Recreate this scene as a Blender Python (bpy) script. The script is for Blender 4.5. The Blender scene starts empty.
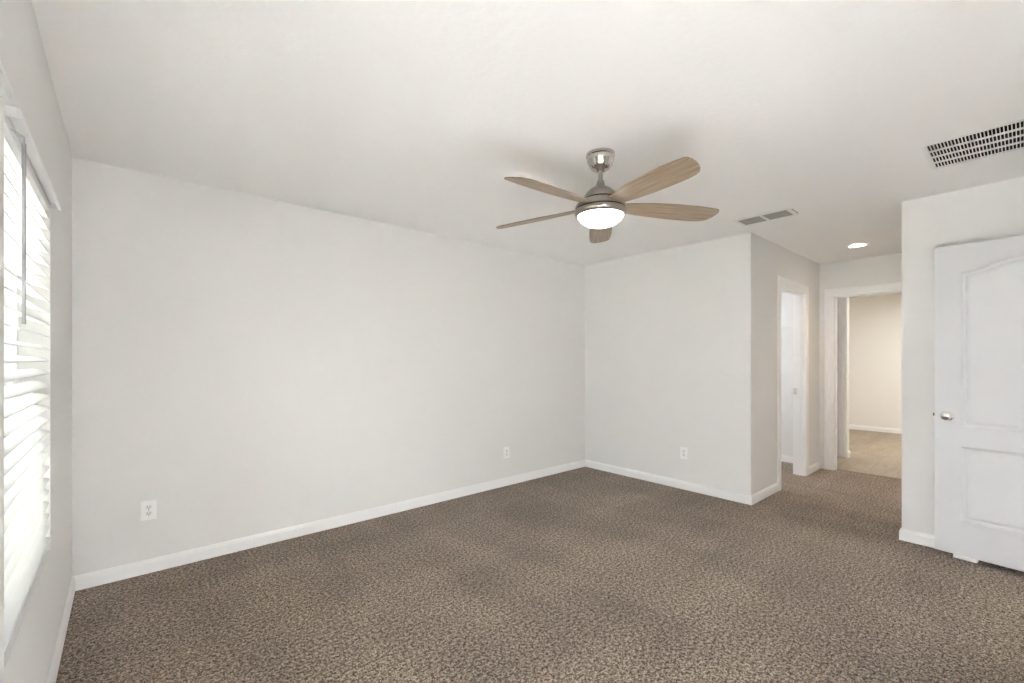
import bpy, bmesh, math, random
from mathutils import Vector, Matrix

random.seed(7)
SC = bpy.context.scene
COL = SC.collection

# ------------------------------------------------------------------ camera
cam_d = bpy.data.cameras.new('camera')
cam_d.sensor_width = 36.0
cam_d.lens = 445.88 / 1024.0 * 36.0
cam_d.shift_y = (359.04 - 341.5) / 1024.0
cam_d.clip_start = 0.02
cam = bpy.data.objects.new('camera', cam_d)
COL.objects.link(cam)
cam.location = (0, 0, 1.3046)
cam.rotation_euler = (math.pi / 2, 0, -0.7157)
SC.camera = cam

# ------------------------------------------------------------------ light and exposure
SC.view_settings.view_transform = 'Standard'
SC.view_settings.look = 'None'
SC.view_settings.gamma = 1.0
SC.view_settings.use_curve_mapping = False
SC.view_settings.exposure = 0.70
SC.cycles.max_bounces = 14
SC.cycles.diffuse_bounces = 10
SC.cycles.transparent_max_bounces = 16
SC.cycles.sample_clamp_indirect = 0.0

W = bpy.data.worlds.new('sky')
SC.world = W
W.use_nodes = True
bg = W.node_tree.nodes['Background']
bg.inputs['Color'].default_value = (0.95, 0.975, 1.0, 1)
bg.inputs['Strength'].default_value = 3.6

sun_d = bpy.data.lights.new('sun', 'SUN')       # high sun, passing along the window wall: it lights the ground outside only
sun_d.energy = 54.0
sun_d.angle = math.radians(0.6)
sun_d.color = (1.0, 0.97, 0.93)
sun = bpy.data.objects.new('sun', sun_d)
COL.objects.link(sun)
sun.rotation_euler = Vector((-0.18, 0.62, -0.95)).to_track_quat('-Z', 'Y').to_euler()


def area_lamp(name, loc, size, power, color, rot=(0, 0, 0), portal=False, sizey=None):
    d = bpy.data.lights.new(name, 'AREA')
    d.shape = 'RECTANGLE' if sizey else 'DISK'
    d.size = size
    if sizey:
        d.size_y = sizey
    d.energy = power
    d.color = color
    if portal:
        d.cycles.is_portal = True
    o = bpy.data.objects.new(name, d)
    COL.objects.link(o)
    o.location = loc
    o.rotation_euler = rot
    return o


# daylight portals in the two windows (sampling guides for the sky light)
for yc in (1.07, 2.085):
    area_lamp('window_daylight', (-0.40, yc, 1.23), 0.80, 1.0, (1, 1, 1), (0, -math.pi / 2, 0), True, 1.40).data.size = 1.40
for o in COL.objects:
    if o.name.startswith('window_daylight'):
        o.data.size, o.data.size_y = 1.40, 0.92

# added fill lamps standing in for a photographer's flash, bounced off two nearby walls
area_lamp('bounce_fill', (0.90, -0.14, 0.42), 0.50, 52, (0.925, 0.96, 1.0), Vector((-1.0, 0.02, -0.12)).to_track_quat('-Z', 'Y').to_euler()).data.spread = math.radians(70)

area_lamp('bounce_fill', (1.05, -0.05, 0.36), 0.40, 14, (0.93, 0.962, 1.0), Vector((0.05, -1.0, -0.10)).to_track_quat('-Z', 'Y').to_euler()).data.spread = math.radians(70)

# ceiling lamps of the hall and closet (their fixtures are out of sight)
area_lamp('hall_lamp', (8.4, 0.9, 2.42), 0.45, 35, (1.0, 0.99, 0.965))
area_lamp('closet_lamp', (5.3, 2.75, 2.42), 0.30, 13, (0.96, 0.98, 1.0))
area_lamp('entry_fill', (4.08, -1.25, 2.42), 0.35, 16, (1.0, 0.985, 0.96))  # added fill light through the entry doorway, no known fixture there

# ------------------------------------------------------------------ dimensions
H = 2.44
XL, YB, XR = -0.2216, 3.513, 4.233      # window wall, long wall, far wall / door wall
YF = -0.39                              # wall behind the camera
YA, YD = 1.610, 0.583                   # alcove sides
XH = 6.271                              # alcove back wall
T = 0.115


# ------------------------------------------------------------------ materials
def new_mat(name):
    m = bpy.data.materials.new(name)
    m.use_nodes = True
    nt = m.node_tree
    return m, nt, nt.nodes['Principled BSDF']


def plain(name, col, rough=0.5, metal=0.0, bump=0.0, bscale=200.0, spec=0.5):
    m, nt, b = new_mat(name)
    b.inputs['Base Color'].default_value = (*col, 1)
    b.inputs['Roughness'].default_value = rough
    b.inputs['Metallic'].default_value = metal
    b.inputs['Specular IOR Level'].default_value = spec
    if bump:
        tc = nt.nodes.new('ShaderNodeTexCoord')
        n = nt.nodes.new('ShaderNodeTexNoise')
        n.inputs['Scale'].default_value = bscale
        n.inputs['Detail'].default_value = 4
        bp = nt.nodes.new('ShaderNodeBump')
        bp.inputs['Strength'].default_value = bump
        bp.inputs['Distance'].default_value = 0.004
        nt.links.new(tc.outputs['Object'], n.inputs['Vector'])
        nt.links.new(n.outputs['Fac'], bp.inputs['Height'])
        nt.links.new(bp.outputs['Normal'], b.inputs['Normal'])
    return m


M_wall = plain('wall_paint', (0.775, 0.770, 0.760), 0.75, bump=0.10, bscale=90, spec=0.25)
M_ceil = plain('ceiling_texture', (0.875, 0.873, 0.866), 0.9, bump=0.38, bscale=38, spec=0.1)
M_trim = plain('white_gloss_trim', (0.87, 0.87, 0.875), 0.45)
M_door = plain('white_door_paint', (0.70, 0.71, 0.73), 0.5, spec=0.3)
M_plate = plain('white_plastic', (0.90, 0.90, 0.90), 0.3)
M_recept = plain('receptacle_plastic', (0.82, 0.82, 0.82), 0.35)
M_dark = plain('dark_slot', (0.02, 0.02, 0.02), 0.6)
M_duct = plain('dark_duct', (0.035, 0.03, 0.028), 0.8)
M_grille = plain('grille_enamel', (0.80, 0.79, 0.78), 0.4)
M_louvre = plain('register_louvre', (0.30, 0.285, 0.26), 0.5)
M_vinyl = plain('white_vinyl', (0.85, 0.86, 0.87), 0.4)
M_slat = plain('blind_slat', (0.88, 0.885, 0.89), 0.35)


def translucent_pvc():
    m, nt, b = new_mat('translucent_white_pvc')
    b.inputs['Base Color'].default_value = (0.88, 0.885, 0.89, 1)
    b.inputs['Roughness'].default_value = 0.4
    t = nt.nodes.new('ShaderNodeBsdfTranslucent')
    t.inputs['Color'].default_value = (0.86, 0.87, 0.88, 1)
    mx = nt.nodes.new('ShaderNodeMixShader')
    mx.inputs['Fac'].default_value = 0.30
    nt.links.new(b.outputs[0], mx.inputs[1])
    nt.links.new(t.outputs[0], mx.inputs[2])
    nt.links.new(mx.outputs[0], nt.nodes['Material Output'].inputs['Surface'])
    return m


M_pvc = translucent_pvc()
M_wand = plain('clear_grey_wand', (0.50, 0.50, 0.51), 0.25)
M_cord = plain('white_cord', (0.8, 0.8, 0.8), 0.7)
M_shelf = plain('white_wire', (0.82, 0.82, 0.82), 0.4)
M_hallwall = plain('hall_wall_paint', (0.80, 0.78, 0.735), 0.7, bump=0.08, bscale=90, spec=0.2)
M_groove = plain('black_groove', (0.015, 0.014, 0.013), 0.5)


def nickel(name, rough, col=(0.60, 0.565, 0.525)):
    m, nt, b = new_mat(name)
    b.inputs['Base Color'].default_value = (*col, 1)
    b.inputs['Metallic'].default_value = 1.0
    b.inputs['Roughness'].default_value = rough
    tc = nt.nodes.new('ShaderNodeTexCoord')
    mp = nt.nodes.new('ShaderNodeMapping')
    mp.inputs['Scale'].default_value = (8, 8, 900)
    n = nt.nodes.new('ShaderNodeTexNoise')
    n.inputs['Scale'].default_value = 1.0
    bp = nt.nodes.new('ShaderNodeBump')
    bp.inputs['Strength'].default_value = 0.06
    bp.inputs['Distance'].default_value = 0.002
    nt.links.new(tc.outputs['Object'], mp.inputs['Vector'])
    nt.links.new(mp.outputs['Vector'], n.inputs['Vector'])
    nt.links.new(n.outputs['Fac'], bp.inputs['Height'])
    nt.links.new(bp.outputs['Normal'], b.inputs['Normal'])
    return m


M_nickel = nickel('brushed_nickel', 0.30, (0.37, 0.34, 0.31))
M_nickel_shiny = nickel('polished_nickel', 0.14, (0.55, 0.52, 0.485))
M_chrome = nickel('satin_chrome', 0.16, (0.68, 0.67, 0.66))


def wood_blade():
    m, nt, b = new_mat('light_oak_blade')
    tc = nt.nodes.new('ShaderNodeTexCoord')
    mp = nt.nodes.new('ShaderNodeMapping')
    mp.inputs['Scale'].default_value = (2.2, 60, 10)
    n = nt.nodes.new('ShaderNodeTexNoise')
    n.inputs['Scale'].default_value = 1.6
    n.inputs['Detail'].default_value = 5
    n.inputs['Roughness'].default_value = 0.6
    r = nt.nodes.new('ShaderNodeValToRGB')
    r.color_ramp.elements[0].position = 0.30
    r.color_ramp.elements[0].color = (0.20, 0.142, 0.095, 1)
    r.color_ramp.elements[1].position = 0.68
    r.color_ramp.elements[1].color = (0.42, 0.325, 0.23, 1)
    nt.links.new(tc.outputs['Object'], mp.inputs['Vector'])
    nt.links.new(mp.outputs['Vector'], n.inputs['Vector'])
    nt.links.new(n.outputs['Fac'], r.inputs['Fac'])
    nt.links.new(r.outputs['Color'], b.inputs['Base Color'])
    b.inputs['Roughness'].default_value = 0.38
    return m


M_blade = wood_blade()


def lit(name, col, strength):
    m, nt, b = new_mat(name)
    b.inputs['Base Color'].default_value = (0.9, 0.9, 0.9, 1)
    b.inputs['Roughness'].default_value = 0.3
    b.inputs['Emission Color'].default_value = (*col, 1)
    b.inputs['Emission Strength'].default_value = strength
    return m


M_bowl = lit('frosted_lit_glass', (1.0, 0.97, 0.94), 7.0)
M_lens = lit('lit_downlight_lens', (1.0, 0.90, 0.76), 22.0)


def glass_mat():
    m = bpy.data.materials.new('window_glass')
    m.use_nodes = True
    nt = m.node_tree
    nt.nodes.remove(nt.nodes['Principled BSDF'])
    out = nt.nodes['Material Output']
    t = nt.nodes.new('ShaderNodeBsdfTransparent')
    t.inputs['Color'].default_value = (0.95, 0.97, 0.96, 1)
    g = nt.nodes.new('ShaderNodeBsdfGlossy')
    g.inputs['Roughness'].default_value = 0.02
    fr = nt.nodes.new('ShaderNodeFresnel')
    fr.inputs['IOR'].default_value = 1.3
    mx = nt.nodes.new('ShaderNodeMixShader')
    nt.links.new(fr.outputs['Fac'], mx.inputs['Fac'])
    nt.links.new(t.outputs[0], mx.inputs[1])
    nt.links.new(g.outputs[0], mx.inputs[2])
    nt.links.new(mx.outputs[0], out.inputs['Surface'])
    return m


M_glass = glass_mat()


def carpet_mat():
    m, nt, b = new_mat('brown_frieze_carpet')
    N, L = nt.nodes, nt.links
    tc = N.new('ShaderNodeTexCoord')
    # yarn tips: two-tone speckle
    v = N.new('ShaderNodeTexNoise')
    v.inputs['Scale'].default_value = 150
    v.inputs['Detail'].default_value = 2
    v.inputs['Roughness'].default_value = 0.6
    L.new(tc.outputs['Object'], v.inputs['Vector'])
    v2 = N.new('ShaderNodeTexNoise')
    v2.inputs['Scale'].default_value = 62
    v2.inputs['Detail'].default_value = 2
    v2.inputs['Roughness'].default_value = 0.6
    L.new(tc.outputs['Object'], v2.inputs['Vector'])
    vm = N.new('ShaderNodeMix')
    vm.inputs['Factor'].default_value = 0.42
    L.new(v.outputs['Fac'], vm.inputs['A'])
    L.new(v2.outputs['Fac'], vm.inputs['B'])
    ramp = N.new('ShaderNodeValToRGB')
    e = ramp.color_ramp.elements
    e[0].position = 0.41
    e[0].color = (0.034, 0.025, 0.018, 1)
    e[1].position = 0.60
    e[1].color = (0.54, 0.433, 0.340, 1)
    mid = ramp.color_ramp.elements.new(0.49)
    mid.color = (0.207, 0.159, 0.121, 1)
    L.new(vm.outputs['Result'], ramp.inputs['Fac'])
    # brushed pile: vacuum streaks in two directions and footmarks
    def streak(rot, sc, scale, lo, hi):
        mp = N.new('ShaderNodeMapping')
        mp.inputs['Rotation'].default_value = (0, 0, math.radians(rot))
        mp.inputs['Scale'].default_value = sc
        L.new(tc.outputs['Object'], mp.inputs['Vector'])
        s = N.new('ShaderNodeTexNoise')
        s.inputs['Scale'].default_value = scale
        s.inputs['Detail'].default_value = 4
        s.inputs['Roughness'].default_value = 0.6
        s.inputs['Distortion'].default_value = 0.5
        L.new(mp.outputs['Vector'], s.inputs['Vector'])
        mr = N.new('ShaderNodeMapRange')
        mr.inputs['From Min'].default_value = 0.36
        mr.inputs['From Max'].default_value = 0.64
        mr.inputs['To Min'].default_value = lo
        mr.inputs['To Max'].default_value = hi
        L.new(s.outputs['Fac'], mr.inputs['Value'])
        return mr
    m1 = streak(12, (2.4, 0.6, 1), 1.2, 0.86, 1.06)
    m2 = streak(-18, (0.6, 2.2, 1), 1.3, 0.87, 1.06)
    m3 = streak(0, (1, 1, 1), 0.9, 0.90, 1.06)
    mm = N.new('ShaderNodeMath'); mm.operation = 'MULTIPLY'
    L.new(m1.outputs['Result'], mm.inputs[0]); L.new(m2.outputs['Result'], mm.inputs[1])
    mr = N.new('ShaderNodeMath'); mr.operation = 'MULTIPLY'
    L.new(mm.outputs[0], mr.inputs[0]); L.new(m3.outputs['Result'], mr.inputs[1])
    mul = N.new('ShaderNodeVectorMath')
    mul.operation = 'SCALE'
    L.new(ramp.outputs['Color'], mul.inputs[0])
    L.new(mr.outputs[0], mul.inputs['Scale'])
    L.new(mul.outputs['Vector'], b.inputs['Base Color'])
    b.inputs['Roughness'].default_value = 1.0
    b.inputs['Specular IOR Level'].default_value = 0.05
    b.inputs['Sheen Weight'].default_value = 0.15
    bp = N.new('ShaderNodeBump')
    bp.inputs['Strength'].default_value = 0.6
    bp.inputs['Distance'].default_value = 0.008
    L.new(vm.outputs['Result'], bp.inputs['Height'])
    L.new(bp.outputs['Normal'], b.inputs['Normal'])
    return m


M_carpet = carpet_mat()


def vinyl_floor():
    m, nt, b = new_mat('tan_wood_look_vinyl')
    N, L = nt.nodes, nt.links
    tc = N.new('ShaderNodeTexCoord')
    br = N.new('ShaderNodeTexBrick')
    br.inputs['Scale'].default_value = 1.0
    br.inputs['Brick Width'].default_value = 0.92
    br.inputs['Row Height'].default_value = 0.152
    br.inputs['Mortar Size'].default_value = 0.0012
    br.inputs['Color1'].default_value = (0.30, 0.235, 0.165, 1)
    br.inputs['Color2'].default_value = (0.355, 0.28, 0.198, 1)
    br.inputs['Mortar'].default_value = (0.27, 0.20, 0.13, 1)
    L.new(tc.outputs['Object'], br.inputs['Vector'])
    mp = N.new('ShaderNodeMapping')
    mp.inputs['Scale'].default_value = (3, 26, 1)
    n = N.new('ShaderNodeTexNoise')
    n.inputs['Scale'].default_value = 1.2
    n.inputs['Detail'].default_value = 5
    n.inputs['Distortion'].default_value = 1.2
    L.new(tc.outputs['Object'], mp.inputs['Vector'])
    L.new(mp.outputs['Vector'], n.inputs['Vector'])
    mr = N.new('ShaderNodeMapRange')
    mr.inputs['From Min'].default_value = 0.3
    mr.inputs['From Max'].default_value = 0.7
    mr.inputs['To Min'].default_value = 0.82
    mr.inputs['To Max'].default_value = 1.14
    L.new(n.outputs['Fac'], mr.inputs['Value'])
    mul = N.new('ShaderNodeVectorMath')
    mul.operation = 'SCALE'
    L.new(br.outputs['Color'], mul.inputs[0])
    L.new(mr.outputs['Result'], mul.inputs['Scale'])
    L.new(mul.outputs['Vector'], b.inputs['Base Color'])
    b.inputs['Roughness'].default_value = 0.45
    return m


M_vinylfloor = vinyl_floor()


def ground_mat():
    m, nt, b = new_mat('pale_gravel')
    tc = nt.nodes.new('ShaderNodeTexCoord')
    n = nt.nodes.new('ShaderNodeTexNoise')
    n.inputs['Scale'].default_value = 3.0
    n.inputs['Detail'].default_value = 6
    r = nt.nodes.new('ShaderNodeValToRGB')
    r.color_ramp.elements[0].color = (0.34, 0.33, 0.29, 1)
    r.color_ramp.elements[1].color = (0.48, 0.46, 0.41, 1)
    nt.links.new(tc.outputs['Object'], n.inputs['Vector'])
    nt.links.new(n.outputs['Fac'], r.inputs['Fac'])
    nt.links.new(r.outputs['Color'], b.inputs['Base Color'])
    b.inputs['Roughness'].default_value = 0.95
    return m


M_ground = ground_mat()


# ------------------------------------------------------------------ mesh helpers
def add_box(bm, x0, x1, y0, y1, z0, z1, mtx=None):
    vs = [bm.verts.new(Vector((x, y, z))) for x in (x0, x1) for y in (y0, y1) for z in (z0, z1)]
    for f in ((0, 1, 3, 2), (4, 6, 7, 5), (0, 4, 5, 1), (2, 3, 7, 6), (0, 2, 6, 4), (1, 5, 7, 3)):
        bm.faces.new([vs[i] for i in f])
    if mtx is not None:
        bmesh.ops.transform(bm, matrix=mtx, verts=vs)
    return vs


def add_lathe(bm, prof, seg=48, mtx=None, cap=True):
    """prof: (radius, z) pairs; radius 0 makes a pole."""
    rings, new = [], []
    for r, z in prof:
        if r < 1e-6:
            ring = [bm.verts.new((0, 0, z))]
        else:
            ring = [bm.verts.new((r * math.cos(2 * math.pi * k / seg), r * math.sin(2 * math.pi * k / seg), z)) for k in range(seg)]
        rings.append(ring)
        new += ring
    for a, b in zip(rings, rings[1:]):
        for k in range(seg):
            q = [a[k % len(a)], a[(k + 1) % len(a)], b[(k + 1) % len(b)], b[k % len(b)]]
            u = []
            for v in q:
                if v not in u:
                    u.append(v)
            if len(u) > 2:
                bm.faces.new(u)
    if cap:
        for ring in (rings[0], rings[-1]):
            if len(ring) > 1:
                bm.faces.new(ring)
    if mtx is not None:
        bmesh.ops.transform(bm, matrix=mtx, verts=new)
    return new


def add_tube(bm, p0, p1, r, seg=12):
    p0, p1 = Vector(p0), Vector(p1)
    d = p1 - p0
    m = Matrix.Translation(p0) @ d.to_track_quat('Z', 'Y').to_matrix().to_4x4()
    add_lathe(bm, [(r, 0), (r, d.length)], seg, m)


def obj(name, bm, mat, parent=None, smooth=None, loc=None, bevel=0.0):
    bmesh.ops.recalc_face_normals(bm, faces=bm.faces)
    me = bpy.data.meshes.new(name)
    bm.to_mesh(me)
    bm.free()
    me.materials.append(mat)
    o = bpy.data.objects.new(name, me)
    COL.objects.link(o)
    if parent is not None:
        o.parent = parent
    if loc is not None:
        o.location = loc
    if bevel:
        md = o.modifiers.new('edge', 'BEVEL')
        md.width = bevel
        md.segments = 2
        md.limit_method = 'ANGLE'
    if smooth is not None:
        me.polygons.foreach_set('use_smooth', [True] * len(me.polygons))
        me.set_sharp_from_angle(angle=math.radians(smooth))
    return o


def struct(name, bm, mat, parent=None, **k):
    o = obj(name, bm, mat, parent, **k)
    if parent is None:
        o['kind'] = 'structure'
    return o


def tag(o, label, cat, group=None):
    o['label'] = label
    o['category'] = cat
    if group:
        o['group'] = group
    return o


def thing(name, label, cat, loc=(0, 0, 0), rotz=0.0, group=None):
    o = bpy.data.objects.new(name, None)
    o.empty_display_size = 0.05
    COL.objects.link(o)
    o.location = loc
    o.rotation_euler = (0, 0, rotz)
    return tag(o, label, cat, group)


def slab(axis, a0, a1, u0, u1, v0, v1, holes=()):
    """Wall or ceiling panel of thickness a0..a1 along axis, with rectangular holes (u0,u1,v0,v1)."""
    bm = bmesh.new()
    us = sorted({u0, u1, *[min(max(h[i], u0), u1) for h in holes for i in (0, 1)]})
    vs = sorted({v0, v1, *[min(max(h[i], v0), v1) for h in holes for i in (2, 3)]})

    def P(a, u, v):
        return {0: (a, u, v), 1: (u, a, v), 2: (u, v, a)}[axis]

    vd = {}

    def V(a, u, v):
        k = (round(a, 5), round(u, 5), round(v, 5))
        if k not in vd:
            vd[k] = bm.verts.new(P(a, u, v))
        return vd[k]

    def solid(i, j):
        if i < 0 or j < 0 or i >= len(us) - 1 or j >= len(vs) - 1:
            return False
        cu, cv = (us[i] + us[i + 1]) / 2, (vs[j] + vs[j + 1]) / 2
        return not any(h[0] < cu < h[1] and h[2] < cv < h[3] for h in holes)

    for i in range(len(us) - 1):
        for j in range(len(vs) - 1):
            if not solid(i, j):
                continue
            A, B, C, D = us[i], us[i + 1], vs[j], vs[j + 1]
            for a in (a0, a1):
                bm.faces.new([V(a, A, C), V(a, B, C), V(a, B, D), V(a, A, D)])
            if not solid(i - 1, j):
                bm.faces.new([V(a0, A, C), V(a0, A, D), V(a1, A, D), V(a1, A, C)])
            if not solid(i + 1, j):
                bm.faces.new([V(a0, B, C), V(a0, B, D), V(a1, B, D), V(a1, B, C)])
            if not solid(i, j - 1):
                bm.faces.new([V(a0, A, C), V(a0, B, C), V(a1, B, C), V(a1, A, C)])
            if not solid(i, j + 1):
                bm.faces.new([V(a0, A, D), V(a0, B, D), V(a1, B, D), V(a1, A, D)])
    return bm


def bevel_edges(bm, test, width, seg=4):
    es = [e for e in bm.edges if test(e.verts[0].co, e.verts[1].co) and len(e.link_faces) == 2
          and e.calc_face_angle(0) > 0.5]
    if es:
        bmesh.ops.bevel(bm, geom=es, offset=width, segments=seg, affect='EDGES', profile=0.5)


def near(a, b):
    return abs(a - b) < 1e-3


# ------------------------------------------------------------------ the shell
WIN = [(0.620, 1.520), (1.635, 2.535)]          # the two window openings along y
WZ0, WZ1 = 0.548, 1.915
DX0, DX1 = 3.25, 4.045                          # entry doorway in the wall behind the camera

bm = slab(0, XL - 0.15, XL, YF - T, YB + T, 0, H, [(a, b, WZ0, WZ1) for a, b in WIN])
bevel_edges(bm, lambda p, q: near(p.x, XL) and near(q.x, XL) and all(
    WZ0 - .01 < r.z < WZ1 + .01 and (WIN[0][0] - .01 < r.y < WIN[0][1] + .01 or WIN[1][0] - .01 < r.y < WIN[1][1] + .01) for r in (p, q)), 0.012)
struct('wall_left', bm, M_wall, smooth=40)
struct('wall_back', slab(1, YB, YB + T, XL, XR + T, 0, H), M_wall)
bm = slab(0, XR, XR + T, YA, YB, 0, H)
bevel_edges(bm, lambda p, q: near(p.x, XR) and near(q.x, XR) and near(p.y, YA) and near(q.y, YA), 0.010)
struct('wall_right', bm, M_wall, smooth=40)
CX0, CX1, DH = 4.968, 5.735, 2.045              # closet doorway
struct('wall_closet', slab(1, YA, YA + T, XR + T, XH + T, 0, H, [(CX0, CX1, -1, DH)]), M_wall)
HY0, HY1 = 0.715, 1.475                         # hall doorway
struct('wall_alcove', slab(0, XH, XH + T, YD, YA, 0, H, [(HY0, HY1, -1, DH)]), M_wall)
bm = slab(0, XR, XR + T, YF - T, YD, 0, H)
bevel_edges(bm, lambda p, q: near(p.x, XR) and near(q.x, XR) and near(p.y, YD) and near(q.y, YD), 0.010)
struct('wall_entry', bm, M_wall, smooth=40)
struct('wall_passage', slab(1, YD - T, YD, XR + T, XH + T, 0, H), M_wall)
struct('wall_front', slab(1, YF - T, YF, XL, XR, 0, H, [(DX0, DX1, -1, DH)]), M_wall)
# closet beyond the alcove
XCR = 6.330
struct('wall_closet_right', slab(0, XCR, XCR + T, YA + T, YB + T, 0, H), M_wall)
struct('wall_closet_back', slab(1, YB, YB + T, XR + T, XCR, 0, H), M_wall)
# bright hall beyond the doorway
XHF = 10.22
struct('wall_hall_far', slab(0, XHF, XHF + T, -0.60, 3.20, 0, H), M_hallwall)
struct('wall_hall_left', slab(1, 3.20, 3.20 + T, XCR + T, XHF + T, 0, H), M_hallwall)
struct('wall_hall_right', slab(1, -0.60 - T, -0.60, XH, XHF + T, 0, H), M_hallwall)
struct('wall_hall_near', slab(0, XH, XH + T, -0.60, YD - T, 0, H), M_hallwall)
XP = 7.19
struct('wall_hall_partition', slab(0, XP, XP + 0.12, 1.540, 3.20, 0, H), M_hallwall)
# entry passage behind the camera
struct('wall_entry_back', slab(1, -1.9 - T, -1.9, 2.7, 4.4, 0, H), M_wall)
struct('wall_entry_left', slab(0, 2.7 - T, 2.7, -1.9, YF - T, 0, H), M_wall)
struct('wall_entry_right', slab(0, 4.4, 4.4 + T, -1.9, YF - T, 0, H), M_wall)

# ceiling with openings for the two vents and the downlight
RET = (3.222, 3.634, -0.290, 0.348)
REG = (3.786, 3.972, 1.190, 1.548)
CAN = (5.52, 1.095)
struct('ceiling', slab(2, H, H + 0.05, XL - 0.15, XHF + T, -2.1, YB + T,
                       [RET, REG, (CAN[0] - .066, CAN[0] + .066, CAN[1] - .066, CAN[1] + .066)]), M_ceil)
XT = 6.365
struct('floor', slab(2, -0.06, 0.0, XL - 0.15, XT, -2.1, YB + T), M_carpet)
struct('floor_hall', slab(2, -0.06, -0.002, XT, XHF + T, -2.1, YB + T), M_vinylfloor)
bm = bmesh.new()
add_box(bm, -60, XL - 0.16, -60, 90, -0.50, -0.40)
struct('ground', bm, M_ground)

# ------------------------------------------------------------------ baseboards, casings
BB = [(0, 0), (0.013, 0), (0.013, 0.062), (0.010, 0.070), (0.008, 0.078), (0.003, 0.083), (0, 0.083)]


def offs(pts, i, d):
    """point i of the plan polyline moved d to the right-hand (room) side, mitred."""
    p = Vector(pts[i])
    ns = []
    for a, b in ((i - 1, i), (i, i + 1)):
        if 0 <= a and b < len(pts):
            t = (Vector(pts[b]) - Vector(pts[a])).normalized()
            ns.append(Vector((t.y, -t.x)))
    if len(ns) == 1:
        return p + ns[0] * d
    m = ns[0] + ns[1]
    return p + m * (d / (m.dot(ns[0])))


def baseboards(pts, names, mat=None):
    for k, nm in enumerate(names):
        bm = bmesh.new()
        ends = []
        for i in (k, k + 1):
            ring = []
            for d, z in BB:
                q = offs(pts, i, d)
                ring.append(bm.verts.new((q.x, q.y, z)))
            ends.append(ring)
        n = len(BB)
        for j in range(n):
            bm.faces.new([ends[0][j], ends[0][(j + 1) % n], ends[1][(j + 1) % n], ends[1][j]])
        bm.faces.new(ends[0])
        bm.faces.new(ends[1])
        struct(nm, bm, mat or M_trim)


CW = 0.083
baseboards([(XL, YF), (XL, YB), (XR, YB), (XR, YA), (CX0 - CW, YA)],
           ['baseboard_left', 'baseboard_back', 'baseboard_right', 'baseboard_closet'])
baseboards([(CX1 + CW, YA), (XH - 0.017, YA)], ['baseboard_alcove'])
baseboards([(XH, YD), (XR, YD), (XR, YF)], ['baseboard_passage', 'baseboard_entry'])
baseboards([(XCR, YB), (XCR, YA + T)], ['baseboard_closet_right'])
baseboards([(XHF, 3.2), (XHF, -0.6)], ['baseboard_hall_far'])
baseboards([(XP, 1.540), (XP + 0.12, 1.540)], ['baseboard_hall_partition'])
baseboards([(XR, YF), (DX1 + CW, YF)], ['baseboard_front_right'])
baseboards([(DX0 - CW, YF), (XL, YF)], ['baseboard_front'])

CP = [(0, 0), (0, 0.009), (0.010, 0.012), (0.030, 0.012), (0.040, 0.016), (0.070, 0.017), (CW, 0.013), (CW, 0)]


def casing(name, u0, u1, h, M, sides='LTR', mat=None):
    """mitred door casing; M(u, z, d) maps wall coordinates to the world."""
    bm = bmesh.new()
    path = [(u0, 0), (u0, h), (u1, h), (u1, 0)]
    out = [(-1, 0), (-1, 1), (1, 1), (1, 0)]
    rings = []
    for (u, z), (du, dz) in zip(path, out):
        rings.append([bm.verts.new(M(u + du * w, z + dz * w, d)) for w, d in CP])
    n = len(CP)
    segs = {'L': 0, 'T': 1, 'R': 2}
    for s in sides:
        a, b = rings[segs[s]], rings[segs[s] + 1]
        for j in range(n):
            bm.faces.new([a[j], a[(j + 1) % n], b[(j + 1) % n], b[j]])
    bm.faces.new(rings[0])
    bm.faces.new(rings[3])
    return struct(name, bm, mat or M_trim)


def jamb(name, parent, u0, u1, h, M, depth=T, stop=0.055):
    """liner of a doorway with its stop strip; d runs from 0 at the wall face to -depth."""
    bm = bmesh.new()
    t = 0.012

    def bx(a, b, c, e, f, g):
        vs = [M(u, z, d) for u in (a, b) for z in (c, e) for d in (f, g)]
        v = [bm.verts.new(p) for p in vs]
        for q in ((0, 1, 3, 2), (4, 6, 7, 5), (0, 4, 5, 1), (2, 3, 7, 6), (0, 2, 6, 4), (1, 5, 7, 3)):
            bm.faces.new([v[i] for i in q])
    bx(u0, u0 + t, 0, h - t, -depth, 0.002)
    bx(u1 - t, u1, 0, h - t, -depth, 0.002)
    bx(u0, u1, h - t, h, -depth, 0.002)
    s0, s1 = -stop - 0.018, -stop + 0.018
    bx(u0 + t, u0 + t + 0.010, 0, h - t - 0.010, s0, s1)
    bx(u1 - t - 0.010, u1 - t, 0, h - t - 0.010, s0, s1)
    bx(u0 + t, u1 - t, h - t - 0.010, h - t, s0, s1)
    return obj(name, bm, M_trim, parent)


tr = casing('trim_1', CX0, CX1, DH, lambda u, z, d: (u, YA - d, z))
jamb('jamb', tr, CX0, CX1, DH, lambda u, z, d: (u, YA - d, z))
bm = bmesh.new()
add_box(bm, CX1 - 0.0145, CX1 - 0.0118, YA + 0.078, YA + 0.112, 0.905, 0.975)
add_box(bm, CX1 - 0.0165, CX1 - 0.0144, YA + 0.080, YA + 0.100, 0.925, 0.955)
obj('strike_plate', bm, M_chrome, tr)['label'] = 'small metal strike plate'

tr = casing('trim_2', HY0, HY1, DH, lambda u, z, d: (XH - d, u, z))
jamb('jamb', tr, HY0, HY1, DH, lambda u, z, d: (XH - d, u, z))
tr = casing('trim_3', DX0, DX1, DH, lambda u, z, d: (u, YF + d, z))
jamb('jamb', tr, DX0, DX1, DH, lambda u, z, d: (u, YF + d, z))
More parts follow.
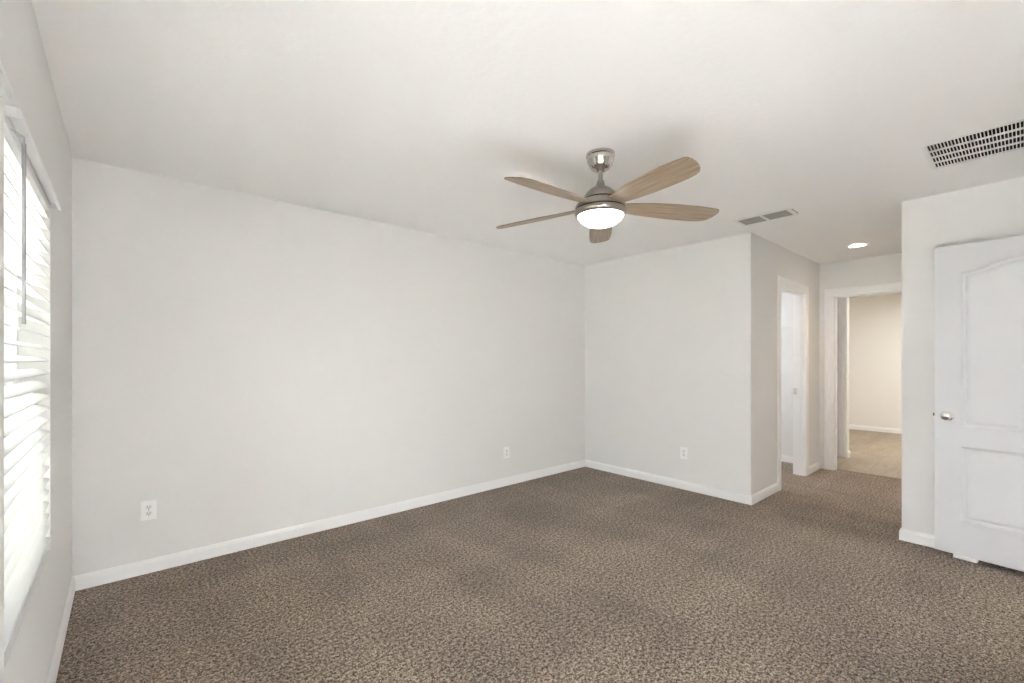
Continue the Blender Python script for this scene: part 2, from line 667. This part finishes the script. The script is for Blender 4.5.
# casing at the end of the hall partition, with the door leaf behind it
casing('trim_4', 1.628, 2.36, DH, lambda u, z, d: (XP - d, u, z))
bm = bmesh.new()
add_box(bm, XT - 0.006, XT + 0.006, HY0 + 0.013, HY1 - 0.013, -0.001, 0.004)
struct('trim_5', bm, plain('tan_threshold', (0.30, 0.22, 0.15), 0.5))

# ------------------------------------------------------------------ windows
def window(idx, y0, y1):
    fx0, fx1 = XL - 0.145, XL - 0.085
    bm = bmesh.new()
    w = 0.038
    add_box(bm, fx0, fx1, y0, y0 + w, WZ0, WZ1)
    add_box(bm, fx0, fx1, y1 - w, y1, WZ0, WZ1)
    add_box(bm, fx0, fx1, y0 + w, y1 - w, WZ0, WZ0 + w)
    add_box(bm, fx0, fx1, y0 + w, y1 - w, WZ1 - w, WZ1)
    o = struct('window_%d' % idx, bm, M_vinyl)
    zm = (WZ0 + WZ1) / 2
    for za, zb, xa in ((WZ0 + w, zm + 0.018, fx0 + 0.030), (zm - 0.018, WZ1 - w, fx0 + 0.004)):
        b = bmesh.new()
        r = 0.030
        add_box(b, xa, xa + 0.024, y0 + w, y0 + w + r, za, zb)
        add_box(b, xa, xa + 0.024, y1 - w - r, y1 - w, za, zb)
        add_box(b, xa, xa + 0.024, y0 + w + r, y1 - w - r, za, za + r)
        add_box(b, xa, xa + 0.024, y0 + w + r, y1 - w - r, zb - r, zb)
        s = obj('sash', b, M_vinyl, o)
        b = bmesh.new()
        add_box(b, xa + 0.010, xa + 0.014, y0 + w + r, y1 - w - r, za + r, zb - r)
        obj('pane', b, M_glass, s)
    return o


window(1, *WIN[0])
window(2, *WIN[1])


# ------------------------------------------------------------------ blinds
def make_blind(y0, y1, label):
    """inside-mounted two-inch blind; local origin at the window-side end of the valance."""
    L = y1 - y0
    r = thing('window_blind', label, 'blind', (XL, y0, WZ0), 0, 'white horizontal blinds in the two windows')
    HZ = WZ1 - WZ0
    # valance, outside the opening, with a return at each end
    b = bmesh.new()
    prof = [(0.022, 0.012), (0.027, 0.012), (0.0285, 0.006), (0.031, -0.009), (0.031, -0.015), (0.022, -0.015)]
    ends = []
    for y in (0.0, L):
        ends.append([b.verts.new((x, y, HZ + z)) for x, z in prof])
    n = len(prof)
    for j in range(n):
        b.faces.new([ends[0][j], ends[0][(j + 1) % n], ends[1][(j + 1) % n], ends[1][j]])
    b.faces.new(ends[0]); b.faces.new(ends[1])
    add_box(b, 0.001, 0.0215, 0.0, 0.006, -0.015 + HZ, HZ + 0.012)
    add_box(b, 0.001, 0.0215, L - 0.006, L, -0.015 + HZ, HZ + 0.012)
    add_box(b, 0.001, 0.0215, 0.0065, L - 0.0065, HZ + 0.007, HZ + 0.012)
    obj('valance', b, M_pvc, r)
    b = bmesh.new()
    add_box(b, -0.048, 0.000, 0.010, L - 0.010, HZ - 0.028, HZ - 0.004)
    obj('headrail', b, M_slat, r, bevel=0.002)
    # slats: gently crowned, almost open
    sy0, sy1 = 0.012, L - 0.010
    tilt = math.radians(20)
    pitch = 0.0465
    z = 0.757 + 12 * pitch
    k = 0
    slat_me = None
    while z > 0.045:
        if slat_me is None:
            b = bmesh.new()
            NS = 6
            rows = []
            for y in (sy0, sy1):
                for h in (0.0017, -0.0017):
                    rows.append([b.verts.new((-0.0255 + 0.051 * i / NS, y, h + 0.0022 * (1 - (2 * i / NS - 1) ** 2))) for i in range(NS + 1)])
            a0, a1, c0, c1 = rows
            for i in range(NS):
                b.faces.new([a0[i], a0[i + 1], c0[i + 1], c0[i]])
                b.faces.new([a1[i], a1[i + 1], c1[i + 1], c1[i]])
                b.faces.new([a0[i], a0[i + 1], a1[i + 1], a1[i]])
                b.faces.new([c0[i], c0[i + 1], c1[i + 1], c1[i]])
            b.faces.new([a0[0], a1[0], c1[0], c0[0]])
            b.faces.new([a0[NS], a1[NS], c1[NS], c0[NS]])
            o = obj('slat', b, M_pvc, r, smooth=50)
            slat_me = o.data
        else:
            o = bpy.data.objects.new('slat', slat_me)
            COL.objects.link(o)
            o.parent = r
        o.location = (-0.0245, 0, z)
        o.rotation_euler = (0, tilt, 0)
        z -= pitch
        k += 1
    b = bmesh.new()
    z = 0.034
    add_box(b, -0.051, 0.000, sy0, sy1, z, z + 0.017)
    obj('bottom_rail', b, M_pvc, r, bevel=0.003)
    for yy in (0.10, L / 2, L - 0.10):
        b = bmesh.new()
        add_tube(b, (-0.0530, yy, z + 0.014), (-0.0530, yy, HZ - 0.04), 0.0004, 6)
        obj('ladder_cord', b, M_cord, r)
    b = bmesh.new()
    add_tube(b, (0.0260, 0.060, HZ - 0.055), (0.0260, 0.060, 1.395 - WZ0), 0.0042, 8)
    wd = obj('tilt_wand', b, M_wand, r)
    wd['label'] = 'grey tilt wand'
    b = bmesh.new()
    add_tube(b, (0.004, 0.060, HZ - 0.024), (0.0260, 0.060, HZ - 0.040), 0.003, 8)
    add_tube(b, (0.0260, 0.060, HZ - 0.038), (0.0260, 0.060, HZ - 0.057), 0.0022, 8)
    obj('wand_hook', b, M_wand, wd)
    return r


make_blind(WIN[1][0], WIN[1][1], 'white slatted blind on the window beside the corner, with the long tilt wand')
make_blind(WIN[0][0], WIN[0][1], 'white slatted blind of which only the valance end shows at the frame edge')

# ------------------------------------------------------------------ outlets
def outlet(loc, rotz, label):
    r = thing('wall_outlet', label, 'outlet', loc, rotz, 'white duplex wall outlets')
    # local: +Y out of the wall, X along the wall
    b = bmesh.new()
    add_box(b, -0.038, 0.038, 0.0, 0.004, -0.059, 0.059)
    add_box(b, -0.035, 0.035, 0.004, 0.006, -0.056, 0.056)
    obj('cover_plate', b, M_plate, r, bevel=0.0015)
    for s in (1, -1):
        b = bmesh.new()
        ring = []
        cz = s * 0.0195
        for k in range(20):
            a = 2 * math.pi * k / 20
            ring.append((0.0170 * math.cos(a), max(-0.0135, min(0.0135, 0.0185 * math.sin(a)))))
        f = [b.verts.new((x, 0.0078, cz + z)) for x, z in ring]
        g = [b.verts.new((x, 0.0055, cz + z)) for x, z in ring]
        b.faces.new(f)
        for k in range(20):
            b.faces.new([f[k], f[(k + 1) % 20], g[(k + 1) % 20], g[k]])
        rc = obj('receptacle', b, M_recept, r)
        b = bmesh.new()
        add_box(b, -0.0080, -0.0056, 0.0074, 0.0082, cz - 0.001, cz + 0.008)
        add_box(b, 0.0056, 0.0080, 0.0074, 0.0082, cz + 0.000, cz + 0.008)
        add_lathe(b, [(0.0028, 0), (0.0028, 0.0008)], 10, Matrix.Translation((0, 0.0082, cz - 0.0065)) @ Matrix.Rotation(math.pi / 2, 4, 'X'))
        obj('slots', b, M_dark, rc)
    b = bmesh.new()
    add_lathe(b, [(0.003, 0), (0.003, 0.001), (0.0, 0.0016)], 12, Matrix.Translation((0, 0.0058, 0)) @ Matrix.Rotation(-math.pi / 2, 4, 'X'))
    obj('screw', b, M_chrome, r)
    return r


outlet((0.112, YB, 0.382), math.pi, 'white duplex outlet low on the long wall near the window')
outlet((2.976, YB, 0.340), math.pi, 'white duplex outlet on the long wall near the far corner')
outlet((XR, 2.241, 0.363), math.pi / 2, 'white duplex outlet on the short far wall')

# ------------------------------------------------------------------ ceiling fan
FX, FY = 1.994, 1.545
fan = thing('ceiling_fan', 'brushed nickel five-blade ceiling fan with a lit bowl, hanging mid-ceiling', 'ceiling fan', (FX, FY, H))
Z = lambda z: z - H
b = bmesh.new()
add_lathe(b, [(0.079, Z(2.440)), (0.079, Z(2.426)), (0.075, Z(2.422)), (0.075, Z(2.404)), (0.072, Z(2.398)),
              (0.070, Z(2.396)), (0.064, Z(2.377)), (0.052, Z(2.360)), (0.036, Z(2.349)), (0.020, Z(2.347))], 48)
obj('canopy', b, M_nickel_shiny, fan, smooth=35)
b = bmesh.new()
add_lathe(b, [(0.0115, Z(2.350)), (0.0115, Z(2.285))], 24)
obj('downrod', b, M_nickel, fan, smooth=35)
b = bmesh.new()
add_lathe(b, [(0.014, Z(2.298)), (0.017, Z(2.296)), (0.020, Z(2.284)), (0.026, Z(2.266)), (0.029, Z(2.258)), (0.029, Z(2.252))], 32)
obj('coupling', b, M_nickel, fan, smooth=40)
b = bmesh.new()
add_lathe(b, [(0.020, Z(2.262)), (0.036, Z(2.258)), (0.062, Z(2.241)), (0.082, Z(2.220)), (0.094, Z(2.200)), (0.097, Z(2.189)), (0.090, Z(2.189))], 56)
obj('motor_dome', b, M_nickel, fan, smooth=35)
b = bmesh.new()
add_lathe(b, [(0.088, Z(2.191)), (0.0945, Z(2.190)), (0.0945, Z(2.180)), (0.088, Z(2.179))], 56)
g = obj('dark_groove', b, M_groove, fan, smooth=30)  # plain black band between dome and housing
g['label'] = 'black groove'
b = bmesh.new()
add_lathe(b, [(0.090, Z(2.1805)), (0.102, Z(2.180)), (0.120, Z(2.172)), (0.134, Z(2.157)), (0.140, Z(2.144)), (0.141, Z(2.136)), (0.130, Z(2.136))], 56)
hs = obj('motor_housing', b, M_nickel, fan, smooth=35)
b = bmesh.new()
add_lathe(b, [(0.128, Z(2.137)), (0.1370, Z(2.137)), (0.1370, Z(2.126)), (0.128, Z(2.126))], 56)
g = obj('dark_groove', b, M_groove, fan, smooth=30)  # plain black band between housing and light ring
g['label'] = 'black groove'
b = bmesh.new()
add_lathe(b, [(0.128, Z(2.127)), (0.142, Z(2.127)), (0.1435, Z(2.118)), (0.141, Z(2.108)), (0.134, Z(2.099)), (0.127, Z(2.096)), (0.121, Z(2.104))], 56)
obj('light_ring', b, M_nickel, fan, smooth=35)
b = bmesh.new()
pr = []
for i in range(11):
    a = math.pi / 2 * i / 10
    pr.append((0.1245 * math.cos(a) if i < 10 else 0.0, Z(2.105) - 0.068 * math.sin(a)))
add_lathe(b, pr, 56)
bo = obj('light_bowl', b, M_bowl, fan, smooth=60)
bo['label'] = 'lit frosted white glass bowl'

# one blade outline in its own axes: X outwards, Y across (+Y is the counter-clockwise edge)
TOPE = [(0.105, 0.034), (0.15, 0.046), (0.22, 0.057), (0.32, 0.066), (0.42, 0.071), (0.50, 0.073), (0.56, 0.072),
        (0.60, 0.067), (0.626, 0.057)]
TIP = [(0.642, 0.040), (0.655, 0.018), (0.664, -0.010), (0.667, -0.034)]
BOTE = [(0.663, -0.046), (0.660, -0.056), (0.648, -0.064), (0.60, -0.071), (0.52, -0.077), (0.42, -0.078), (0.32, -0.073), (0.22, -0.062),
        (0.15, -0.048), (0.105, -0.036)]
OUT = [(0.105 + (x - 0.105) * 1.02, y) for x, y in TOPE + TIP + BOTE]
bm = bmesh.new()
tp = [bm.verts.new((x, y, 0.003)) for x, y in OUT]
bt = [bm.verts.new((x, y, -0.003)) for x, y in OUT]
bm.faces.new(tp)
bm.faces.new(bt)
for k in range(len(OUT)):
    j = (k + 1) % len(OUT)
    bm.faces.new([tp[k], tp[j], bt[j], bt[k]])
blade0 = None
bmesh.ops.recalc_face_normals(bm, faces=bm.faces)
for k in range(5):
    if blade0 is None:
        o = obj('blade', bm, M_blade, fan, bevel=0.0012)
        blade0 = o
    else:
        o = blade0.copy()
        COL.objects.link(o)
    a = math.radians(38 + 72 * k)
    o.location = (0, 0, Z(2.152))
    o.rotation_euler = (Matrix.Rotation(a, 4, 'Z') @ Matrix.Rotation(math.radians(2.2), 4, 'Y') @ Matrix.Rotation(math.radians(-13), 4, 'X')).to_euler()

# ------------------------------------------------------------------ return air grille
def box_duct(b, x0, x1, y0, y1, z0, z1):
    t = 0.004
    add_box(b, x0, x0 + t, y0, y1, z0, z1)
    add_box(b, x1 - t, x1, y0, y1, z0, z1)
    add_box(b, x0 + t, x1 - t, y0, y0 + t, z0, z1)
    add_box(b, x0 + t, x1 - t, y1 - t, y1, z0, z1)
    add_box(b, x0, x1, y0, y1, z1, z1 + t)


x0, x1, y0, y1 = RET
rg = thing('return_air_grille', 'large white ceiling grille with rows of dark slots above the open door', 'vent', ((x0 + x1) / 2, (y0 + y1) / 2, H))
cx, cy = (x0 + x1) / 2, (y0 + y1) / 2
hx, hy = (x1 - x0) / 2, (y1 - y0) / 2
b = bmesh.new()
fw = 0.017
for a in ((-hx - fw, hx + fw, -hy - fw, -hy), (-hx - fw, hx + fw, hy, hy + fw), (-hx - fw, -hx, -hy, hy), (hx, hx + fw, -hy, hy)):
    add_box(b, *a, -0.006, -0.0005)
obj('frame', b, M_grille, rg, bevel=0.002)
b = bmesh.new()
npitch = 0.0132
nf = int(2 * hy / npitch)
for i in range(nf + 1):
    y = hy - 0.003 - i * npitch
    if y < -hy + 0.002:
        break
    add_box(b, -hx, hx, y - 0.0019, y + 0.0019, -0.0055, 0.001)
obj('fins', b, M_grille, rg)
for i in (1, 2, 3):
    b = bmesh.new()
    xx = -hx + 2 * hx * i / 4
    add_box(b, xx - 0.0075, xx + 0.0075, -hy, hy, -0.0062, 0.000)
    obj('crossbar', b, M_grille, rg)
b = bmesh.new()
box_duct(b, -hx, hx, -hy, hy, 0.0015, 0.16)
obj('duct_box', b, M_duct, rg)

# ------------------------------------------------------------------ supply register
x0, x1, y0, y1 = REG
sr = thing('supply_register', 'small two-panel louvred ceiling register between the fan and the alcove', 'vent', ((x0 + x1) / 2, (y0 + y1) / 2, H))
hx, hy = (x1 - x0) / 2, (y1 - y0) / 2
b = bmesh.new()
fw = 0.022
for a in ((-hx - fw, hx + fw, -hy - fw, -hy), (-hx - fw, hx + fw, hy, hy + fw), (-hx - fw, -hx, -hy, hy), (hx, hx + fw, -hy, hy)):
    add_box(b, *a, -0.007, -0.0005)
add_box(b, -hx, hx, -0.009, 0.009, -0.008, 0.002)
obj('frame', b, M_grille, sr, bevel=0.003)
for s in (1, -1):
    b = bmesh.new()
    ya, yb = (0.009, hy - 0.005) if s > 0 else (-hy + 0.005, -0.009)
    for i in range(8):
        xx = -hx + 0.017 + i * (2 * hx - 0.034) / 7
        add_box(b, -0.013, 0.013, ya, yb, -0.0008, 0.0008, Matrix.Translation((xx, 0, 0.005)) @ Matrix.Rotation(math.radians(38), 4, 'Y'))
    lv = obj('louvres', b, M_louvre, sr)
b = bmesh.new()
add_box(b, -0.075, 0.075, -hy - fw - 0.016, -hy - fw - 0.010, -0.004, -0.0005)
lv = obj('damper_lever', b, M_louvre, sr)
b = bmesh.new()
box_duct(b, -hx, hx, -hy, hy, 0.0, 0.14)
obj('duct_box', b, M_duct, sr)

# ------------------------------------------------------------------ recessed downlight
dl = thing('recessed_downlight', 'small round recessed downlight glowing in the alcove ceiling', 'ceiling light', (CAN[0], CAN[1], H))
b = bmesh.new()
add_lathe(b, [(0.066, 0.004), (0.094, -0.0005), (0.094, -0.003), (0.086, -0.007), (0.070, -0.006), (0.064, 0.010), (0.062, 0.020), (0.066, 0.020)], 40, cap=False)
obj('trim_ring', b, M_grille, dl, smooth=40)
b = bmesh.new()
add_lathe(b, [(0.0, 0.006), (0.040, 0.006), (0.063, 0.010), (0.063, 0.016), (0.0, 0.016)], 40, cap=False)
obj('lens', b, M_lens, dl, smooth=40)['label'] = 'glowing lens'
area_lamp('downlight_lamp', (CAN[0], CAN[1], H - 0.008), 0.11, 2.0, (1.0, 0.72, 0.44)).data.spread = math.radians(110)

# ------------------------------------------------------------------ white panel door
HANG = Vector((4.0426, -0.3620, 0.0))
ANG = math.pi / 2 - math.radians(6.6)
DWID, DZ0, DZ1, DT = 0.767, 0.024, 2.052, 0.035


def loop_rect(x0, x1, z0, z1, rise, n=24):
    """closed outline, bottom edge first; the top edge rises by `rise` as an arch with flat shoulders."""
    pts = [(x0 + (x1 - x0) * i / n, z0) for i in range(n)]
    pts += [(x1, z0 + (z1 - z0) * i / 6) for i in range(6)]
    for i in range(n):
        t = i / n
        s = 1 - abs(2 * t - 1)
        s = s * s * (3 - 2 * s)
        pts.append((x1 + (x0 - x1) * t, z1 + rise * s))
    pts += [(x0, z1 + (z0 - z1) * i / 6) for i in range(6)]
    return pts


def door_face(bm, outer, panels, ysign_face):
    """face with moulded raised panels: each panel is nested loops with depths."""
    edges = []

    def mk(pts, y):
        return [bm.verts.new((p[0], y, p[1])) for p in pts]

    def close(vs):
        return [bm.edges.new((vs[i], vs[(i + 1) % len(vs)])) for i in range(len(vs))]
    ov = mk(outer, ysign_face)
    edges += close(ov)
    for (x0, x1, z0, z1, rise) in panels:
        prev = None
        for k, (ins, dep) in enumerate(((0, 0), (0.004, -0.0035), (0.012, -0.0120), (0.024, -0.0130), (0.034, -0.0060), (0.044, -0.0022), (0.050, -0.0018))):
            lp = mk(loop_rect(x0 + ins, x1 - ins, z0 + ins, z1 - ins, rise), ysign_face + dep)
            if prev is None:
                edges += close(lp)
            else:
                n = len(lp)
                for i in range(n):
                    bm.faces.new([prev[i], prev[(i + 1) % n], lp[(i + 1) % n], lp[i]])
            prev = lp
        bm.faces.new(prev)
    bmesh.ops.triangle_fill(bm, use_beauty=True, use_dissolve=False, edges=edges)
    return ov


bm = bmesh.new()
outer = [(0, DZ0), (DWID, DZ0), (DWID, DZ1), (0, DZ1)]
PANELS = [(0.122, 0.642, 0.858, 1.872, 0.060), (0.122, 0.642, 0.245, 0.735, 0.0)]
ov = door_face(bm, outer, PANELS, 0.0)
bv = [bm.verts.new((p[0], -DT, p[1])) for p in outer]
for i in range(4):
    j = (i + 1) % 4
    bm.faces.new([ov[i], ov[j], bv[j], bv[i]])
bm.faces.new(bv)
door = struct('door_1', bm, M_door, smooth=14)
door.location = HANG
door.rotation_euler = (0, 0, ANG)
door['label'] = 'open white two-panel door with arched upper panel and metal knob'
b = bmesh.new()
prof = [(0.0325, 0.0), (0.0325, 0.004), (0.027, 0.008), (0.014, 0.010), (0.0115, 0.014), (0.0115, 0.026), (0.020, 0.030), (0.0275, 0.040),
        (0.0285, 0.049), (0.024, 0.058), (0.012, 0.063), (0.0, 0.064)]
add_lathe(b, prof, 36, Matrix.Translation((0.702, 0, 0.930)) @ Matrix.Rotation(-math.pi / 2, 4, 'X'), cap=False)
obj('door_knob', b, M_chrome, door, smooth=40)['label'] = 'shiny metal knob'
b = bmesh.new()
prof2 = [(0.0325, 0.0), (0.0325, 0.004), (0.027, 0.008), (0.014, 0.010), (0.0115, 0.014), (0.0115, 0.020), (0.024, 0.026), (0.027, 0.034), (0.020, 0.044), (0.0, 0.046)]
add_lathe(b, prof2, 36, Matrix.Translation((0.702, -DT, 0.930)) @ Matrix.Rotation(math.pi / 2, 4, 'X'), cap=False)
obj('door_knob', b, M_chrome, door, smooth=40)['label'] = 'shiny metal knob'
b = bmesh.new()
add_box(b, DWID - 0.001, DWID + 0.0012, -DT + 0.006, -0.006, 0.902, 0.958)
add_box(b, DWID, DWID + 0.011, -DT + 0.011, -0.012, 0.921, 0.940)
obj('latch', b, plain('dark_latch_metal', (0.16, 0.15, 0.14), 0.4, 1.0), door)['label'] = 'metal latch'
for z in (0.25, 1.04, 1.83):
    b = bmesh.new()
    add_tube(b, (-0.004, 0.004, z - 0.045), (-0.004, 0.004, z + 0.045), 0.006, 12)
    obj('hinge', b, M_chrome, door)

# white block wedged under the door
b = bmesh.new()
v = [(0.566, 0.003), (0.676, 0.003), (0.676, -0.050), (0.566, -0.050)]
top = [0.0225, 0.0225, 0.017, 0.017]
lo = [b.verts.new((x, y, 0.0)) for x, y in v]
hi = [b.verts.new((x, y, z)) for (x, y), z in zip(v, top)]
b.faces.new(lo)
b.faces.new(hi)
for i in range(4):
    b.faces.new([lo[i], lo[(i + 1) % 4], hi[(i + 1) % 4], hi[i]])
ds = obj('door_stop', b, M_plate, bevel=0.0015)
ds.location = HANG
ds.rotation_euler = (0, 0, ANG)
tag(ds, 'small white block wedged under the open white door', 'door stop')

# ------------------------------------------------------------------ closet wire shelf
sh = thing('closet_shelf', 'white wire shelf on the closet wall, seen through the narrow doorway', 'shelf', (XCR, YA + T, 1.695))
D, Ls = 0.305, YB - YA - T
b = bmesh.new()
y = 0.02
while y < Ls - 0.005:
    add_tube(b, (-0.002, y, 0), (-D, y, 0), 0.0016, 5)
    add_tube(b, (-D, y, 0), (-D, y, -0.030), 0.0016, 5)
    y += 0.0254
obj('wires', b, M_shelf, sh)
b = bmesh.new()
for x, z in ((-0.005, 0.003), (-0.15, -0.004), (-D, 0.0), (-D, -0.030)):
    add_tube(b, (x, 0.001, z), (x, Ls - 0.001, z), 0.0032, 8)
obj('rods', b, M_shelf, sh)
